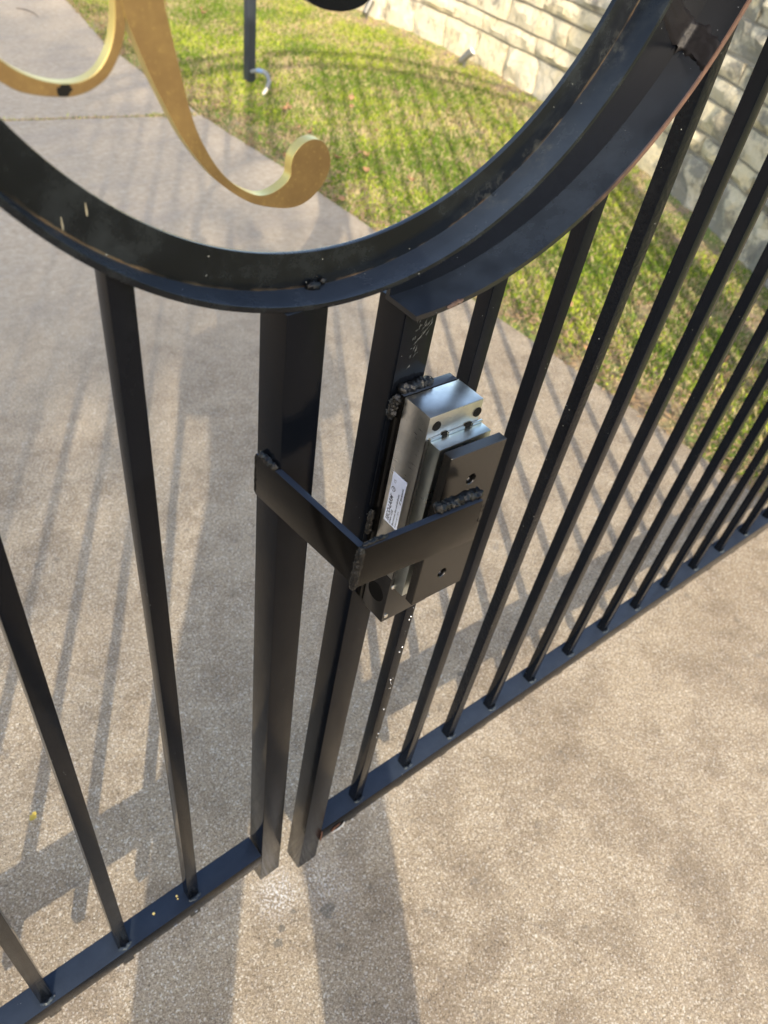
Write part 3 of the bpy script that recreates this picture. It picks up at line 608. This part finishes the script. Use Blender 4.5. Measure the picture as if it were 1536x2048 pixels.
weld([W(.1985, -.0262, 1.4592), W(.212, -.0262, 1.4615), W(.222, -.0262, 1.4635)], .0022, chan, mat_plain('rusty_paint', (.060, .035, .025), .7), .7, 22, 8, .0012, 'rust_crumb')
# scraped patch on the stile face
bm = bmesh.new(); rs = random.Random(3)
for i in range(46):
    u = rs.random(); z = 1.385 + .062*u; x = .026 + .012*(u - .5) + rs.gauss(0, .0035 + .003*(u > .6)); ln = rs.uniform(.001, .005); aa = rs.uniform(.7, 1.6)
    p, d = X(x, -.0004, z), (X(math.cos(aa)*ln, 0, math.sin(aa)*ln) - X(0, 0, 0)); w_ = rs.uniform(.0002, .0006); nn = Vector((d.z, 0, -d.x)).normalized()*w_
    v = [bm.verts.new(q) for q in (p - d - nn*.2, p + nn, p + d + nn*.2, p - nn)]; bm.faces.new(v)
finish(bm, 'scratch_mark', mat_plain('scratched_metal', (.045, .049, .05), .5), right, smooth=0)

# ------------------------------------------------------------------ magnetic lock on the right stile
lock = box('magnetic_lock', X, .0086, .0978, -.0628, -.0160, 1.0735, 1.3555, STEEL, right, .0009)
lock['label'] = 'silver electromagnetic gate lock'
box('mounting_plate', X, .0078, .0962, -.0152, -.0004, .985, 1.3562, BLACKF, lock, .0006)
box('end_cap', X, .0086, .0978, -.0628, -.0160, .9785, 1.0729, PLAST, lock, .0008)
bm = bmesh.new(); tube(bm, [X(.0087, -.0385, 1.026), X(.0080, -.0385, 1.026)], [.0125, .0122], 24); finish(bm, 'cable_knockout', BLACKM, lock)
box('magnet_face', X, .0148, .1030, -.0835, -.0634, 1.0552, 1.3195, ZINC, lock, .0011)
box('dark_slot_strip', X, .0089, .0142, -.0642, -.0632, 1.075, 1.322, PLAST, lock, .0003)  # thin black strip along the dark slot beside the magnet
for a, b in ((.0148, .0330), (.0450, .0720), (.0860, .1030)): box('retaining_tab', X, a, b, -.0662, -.0634, 1.3197, 1.3238, ZINC, lock, .0004)
for a, b in ((.0345, .0435), (.0735, .0845)): box('notch', X, a, b, -.0650, -.0632, 1.3197, 1.3258, BLACKM, lock, .0003)
for c in ((.0222, 1.3395), (.0912, 1.3375)):
    bm = bmesh.new(); tube(bm, [X(c[0], -.0629, c[1]), X(c[0], -.0643, c[1])], [.0051, .0047], 18); o = finish(bm, 'cap_screw', BLACKM, lock)
    bm = bmesh.new(); tube(bm, [X(c[0], -.0634, c[1]), X(c[0], -.0645, c[1])], [.0024, .0023], 6); finish(bm, 'socket', BLACKM, lock)
for c in ((.0158, 1.0545), (.0150, .9910)):
    bm = bmesh.new(); tube(bm, [X(c[0], -.0629, c[1]), X(c[0], -.0640, c[1]), X(c[0], -.0648, c[1])], [.0030, .0029, .0018], 14); finish(bm, 'cover_screw', SCREW, lock)
# paper sticker on the lock's left face: x is constant, text runs upwards
st = box('sticker', X, .0083, .00855, -.0505, -.0236, 1.1605, 1.2450, STICK, lock, 0)
def text(body, size, y, z, shear=0, bold=0, sx=1):
    cu = bpy.data.curves.new('sticker_text', 'FONT'); cu.body = body; cu.size = size; cu.shear = shear; cu.offset = bold; cu.resolution_u = 3; cu.fill_mode = 'FRONT'
    tmp = bpy.data.objects.new('tmp', cu); COL.objects.link(tmp); dg = bpy.context.evaluated_depsgraph_get(); dg.update()
    me = bpy.data.meshes.new_from_object(tmp.evaluated_get(dg)); bpy.data.objects.remove(tmp)
    for v in me.vertices:
        a, b = v.co.x*sx, v.co.y; v.co = X(.00815, y + b, z + a)
    me.name = 'sticker_text'; return link('sticker_text', me, INK, lock)
text('SECO-LARM', .0088, -.0325, 1.1640, .25, .00022, .92)
text('®', .0030, -.0283, 1.2085)
text('E-946FC-1K2SQ', .0044, -.0372, 1.1630, .2, .0001, .78)
text('Electromagnetic Gate Lock with Bracket', .0042, -.0428, 1.1630, 0, .00008, .80)
text('Holding strength: 1,200 lb', .0036, -.0480, 1.1630, 0, 0, .78)
text('seco-larm.com', .0042, -.0478, 1.2110, .2, .00015, .82)
text('CE', .0056, -.0318, 1.2295, 0, 0, .9)
bm = bmesh.new(); cy, cz = -.0298, 1.2195
for k in range(24):
    q = [(cy + r*math.cos(a), cz + r*math.sin(a)) for r, a in ((.0040, k*math.pi/12), (.0040, (k+1)*math.pi/12), (.0031, (k+1)*math.pi/12), (.0031, k*math.pi/12))]; bm.faces.new([bm.verts.new(X(.00815, a, b)) for a, b in q])
for c0, c1 in (((-.0024, -.0016), (.0024, .0010)), ((-.0024, .0004), (.0024, .0022))):
    bm.faces.new([bm.verts.new(X(.00815, cy + a, cz + b)) for a, b in ((c0[0], c0[1]), (c1[0], c1[1]), (c1[0], c1[1] + .0008), (c0[0], c0[1] + .0008))])
bm.faces.new([bm.verts.new(X(.00815, a, b)) for a, b in ((-.0482, 1.2035), (-.0462, 1.2060), (-.0440, 1.2100), (-.0458, 1.2086), (-.0478, 1.2070))])
finish(bm, 'printed_emblem', INK, lock, smooth=0)
weld([X(.006, -.006, 1.3600), X(.022, -.007, 1.3605), X(.040, -.0065, 1.3600), X(.060, -.005, 1.3590)], .0062, lock, WELD, .48, 31, 16, .0011)
weld([X(.0045, -.008, 1.356), X(.0025, -.006, 1.340), X(.0015, -.004, 1.318)], .0050, lock, WELD, .5, 32, 14, .0012)
weld([X(.0035, -.005, 1.165), X(.0025, -.005, 1.145), X(.0030, -.004, 1.118)], .0042, lock, WELD, .5, 33, 14, .0012)
bm = bmesh.new(); rs = random.Random(11)
for i in range(30):                      # bright paint blisters down the first picket
    z = 1.02 - rs.random()**1.6*.62; x = .1655 + B*.2 + rs.gauss(0, .0035); r = rs.choice((.0006, .0009, .0016))
    bmesh.ops.create_icosphere(bm, subdivisions=1, radius=r, matrix=Matrix.Translation(X(x, YB - B, z)))
finish(bm, 'paint_blister', SCREW, right, smooth=180)['kind'] = 'stuff'
# hinge posts outside the leaves
for x, lab in ((-2.075, 'square black steel post on the hinge side of the left gate leaf'), (2.235, 'square black steel post on the hinge side of the right gate leaf')):
    t = tag(empty('gate_post', (x, .02, 0)), lab, 'post', 'gate hinge posts'); box('post_tube', plainF, x - .05, x + .05, -.03, .07, -.1, 2.3, BLACK, t, .003)

# ------------------------------------------------------------------ person outside the frame, whose shadow falls through the gate
def person():
    root = tag(empty('person', (-.537, -.909, 0)), 'person in dark trousers and jacket standing outside, holding up a phone with both hands', 'person')
    f = Vector((.53, .848, 0)); s_ = Vector((.848, -.53, 0)); o = Vector((-.537, -.909, 0)); u = Vector((0, 0, 1))
    P0 = lambda a, b, c: o + s_*a + f*b + u*c
    P = lambda a, b, c: o + s_*a + f*b + u*(c*1.075 if c < 1.2 or abs(a) < .19 and b < .3 else c + .085*max(0, 1 - (b - .1)/.3))
    J_ = {}
    def v(n, p, r): J_[n] = (p, r)
    v('pelvis', P(0, 0, .95), (.16, .125)); v('waist', P(0, .01, 1.10), (.15, .115)); v('chest', P(0, .02, 1.30), (.185, .13)); v('upper', P(0, .03, 1.43), (.15, .10)); v('neck', P(0, .05, 1.52), (.062, .062)); v('head', P(0, .08, 1.60), (.082, .098)); v('crown', P(0, .07, 1.70), (.078, .095)); v('top', P(0, .06, 1.75), (.05, .06))
    for k, g in ((-1, 'l'), (1, 'r')):
        v('hip'+g, P(.10*k, 0, .86), (.112, .112)); v('knee'+g, P(.150*k, .02, .49), (.088, .088)); v('shin'+g, P(.165*k, 0, .26), (.078, .078)); v('ankle'+g, P(.170*k, -.02, .09), (.062, .062)); v('toe'+g, P(.19*k, .15, .045), (.048, .040))
        v('sh'+g, P(.185*k, .02, 1.40), (.075, .075)); v('elb'+g, P(.20*k, .20, 1.22), (.056, .056)); v('wr'+g, P(.065*k, .405, 1.43), (.036, .036)); v('palm'+g, P(.050*k, .455, 1.455), (.032, .020))
    E_ = [('pelvis', 'waist'), ('waist', 'chest'), ('chest', 'upper'), ('upper', 'neck'), ('neck', 'head'), ('head', 'crown'), ('crown', 'top')]
    for g in 'lr': E_ += [('pelvis', 'hip'+g), ('hip'+g, 'knee'+g), ('knee'+g, 'shin'+g), ('shin'+g, 'ankle'+g), ('ankle'+g, 'toe'+g), ('upper', 'sh'+g), ('sh'+g, 'elb'+g), ('elb'+g, 'wr'+g), ('wr'+g, 'palm'+g)]
    names = list(J_); verts = [J_[n][0] for n in names]; edges = [(names.index(a), names.index(b)) for a, b in E_]; rad = [J_[n][1] for n in names]
    for k, g in ((-1, 'l'), (1, 'r')):   # five fingers wrapped round the phone's edge
        pi = names.index('palm'+g)
        for j, (dz, ln) in enumerate(((.030, .060), (.012, .068), (-.006, .064), (-.022, .050))):
            b0 = P(.058*k, .462, 1.475 + dz); b1 = P(.062*k, .490, 1.482 + dz); b2 = P((.062 - ln*.35)*k, .505, 1.484 + dz)
            verts += [b0, b1, b2]; n0 = len(verts) - 3; edges += [(pi, n0), (n0, n0+1), (n0+1, n0+2)]; rad += [(.010, .010), (.009, .009), (.008, .008)]
        b0 = P(.042*k, .452, 1.49); b1 = P(.028*k, .458, 1.515); verts += [b0, b1]; n0 = len(verts) - 2; edges += [(pi, n0), (n0, n0+1)]; rad += [(.012, .012), (.009, .009)]
    me = bpy.data.meshes.new('body'); me.from_pydata([tuple(p) for p in verts], edges, []); tmp = bpy.data.objects.new('tmp_body', me); COL.objects.link(tmp)
    sk = tmp.modifiers.new('skin', 'SKIN'); sk.use_smooth_shade = True; tmp.modifiers.new('sub', 'SUBSURF').levels = 2; tmp.modifiers['sub'].render_levels = 2
    for i, d in enumerate(me.skin_vertices[0].data): d.radius = rad[i]; d.use_root = (i == 0)
    dg = bpy.context.evaluated_depsgraph_get(); dg.update(); m2 = bpy.data.meshes.new_from_object(tmp.evaluated_get(dg)); bpy.data.objects.remove(tmp)
    skin, jeans, jacket, shoe, hair = mat_plain('skin', (.48, .29, .20), .55), mat_plain('jeans_cloth', (.05, .07, .11), .9), mat_plain('jacket_cloth', (.06, .06, .06), .9), mat_plain('shoe_rubber', (.03, .03, .03), .7), mat_plain('hair', (.03, .02, .015), .6)
    bo = link('body', m2, [skin, jeans, jacket, shoe], root)
    for p in m2.polygons:
        c = p.center; fw = (c - o).dot(f); p.use_smooth = True
        p.material_index = 3 if c.z < .10 else 1 if c.z < 1.0 and fw < .3 else 0 if c.z > 1.51 or fw > .385 else 2
    bm = bmesh.new(); bmesh.ops.create_uvsphere(bm, u_segments=20, v_segments=14, radius=.1)
    c = P(0, .055, 1.695)
    for q in list(bm.verts):
        if q.co.z < -.035: bm.verts.remove(q)
        else: q.co = c + s_*(q.co.x*.93) + f*(q.co.y*1.05) + u*(q.co.z*.95)
    finish(bm, 'hair', hair, root, smooth=60)
    for k in (-1, 1):
        bm = bmesh.new(); bmesh.ops.create_icosphere(bm, subdivisions=2, radius=.012, matrix=Matrix.Translation(P(.032*k, .172, 1.655))); finish(bm, 'eye', mat_plain('eye_white', (.7, .7, .7), .2), root, smooth=60)
        bm = bmesh.new(); bmesh.ops.create_icosphere(bm, subdivisions=2, radius=.03, matrix=Matrix.Translation(P(.086*k, .065, 1.645)) @ Matrix.Diagonal((.5, .6, 1, 1))); finish(bm, 'ear', skin, root, smooth=60)
    bm = bmesh.new(); tube(bm, [P(0, .168, 1.665), P(0, .192, 1.63), P(0, .176, 1.618)], [.008, .014, .010], 8); finish(bm, 'nose', skin, root, smooth=60)
    bm = bmesh.new(); tube(bm, [P(-.024, .166, 1.592), P(0, .174, 1.590), P(.024, .166, 1.592)], [.004, .007, .004], 8); finish(bm, 'mouth', mat_plain('lips', (.36, .14, .12), .5), root, smooth=60)
person()
ph = tag(empty('phone', CP), 'black phone held up in both hands outside the frame', 'phone')
def phF(x, y, z): return camo.matrix_world @ Vector((x, y, z))
box('phone_body', phF, -.062, .012, -.135, .012, .006, .014, PLAST, ph, .002)
bm = bmesh.new(); tube(bm, [phF(0, 0, .0058), phF(0, 0, .0028)], [.0075, .0075], 18); finish(bm, 'lens_ring', ANOD, ph)

# ------------------------------------------------------------------ tree behind the photographer: its thin crown dapples the left of the drive
def tree():
    t = tag(empty('tree', (-7.5, -9.2, 0)), 'tall thin-crowned tree standing on the street side behind the photographer', 'tree')
    bark = mat_plain('bark', (.12, .09, .07), .95, 0, (40, 4)); rs = random.Random(5); c0 = Vector((-7.45, -9.6, 7.9)); bm = bmesh.new()
    tube(bm, [(-7.5, -9.2, -.2), (-7.45, -9.2, 2), (-7.5, -9.25, 4.2), (-7.35, -9.2, 6.6)], [.20, .16, .13, .09], 10); tips = []
    for i in range(16):
        a = rs.uniform(0, 6.28); b0 = Vector((-7.4, -9.2, rs.uniform(5.2, 6.9))); d = Vector((math.cos(a), math.sin(a), 0))
        e = c0 + Vector((d.x*rs.uniform(.7, 1.5), d.y*rs.uniform(.7, 1.5), rs.uniform(-.9, 1.4))); m = b0.lerp(e, .5) + Vector((0, 0, rs.uniform(-.1, .25)))
        tube(bm, [b0, m, e], [.045, .028, .010], 6); tips += [m, e, m.lerp(e, .5)]
        for k in range(3):
            f = m.lerp(e, rs.random()); g = f + Vector((rs.uniform(-.6, .6), rs.uniform(-.6, .6), rs.uniform(-.2, .6))); tube(bm, [f, g], [.012, .004], 5); tips.append(g)
    finish(bm, 'trunk', bark, t, smooth=60)
    n = 6000; T = np.array([tuple(p) for p in tips]); P = T[rng.integers(0, len(T), n)] + rng.normal(0, .30, (n, 3)); A = rng.normal(size=(n, 3)); A /= np.linalg.norm(A, axis=1)[:, None]
    Bv = np.cross(A, rng.normal(size=(n, 3))); Bv /= np.linalg.norm(Bv, axis=1)[:, None]; L = rng.uniform(.04, .085, (n, 1))
    V = np.stack([P - A*L, P + Bv*L*.5, P + A*L, P - Bv*L*.5], 1).reshape(-1, 3); me = bpy.data.meshes.new('crown'); me.from_pydata(V.tolist(), [], np.arange(n*4).reshape(-1, 4).tolist())
    link('crown', me, mat_leaf('tree_leaf', (.05, .08, .02), (.10, .13, .035), .3), t)
tree()
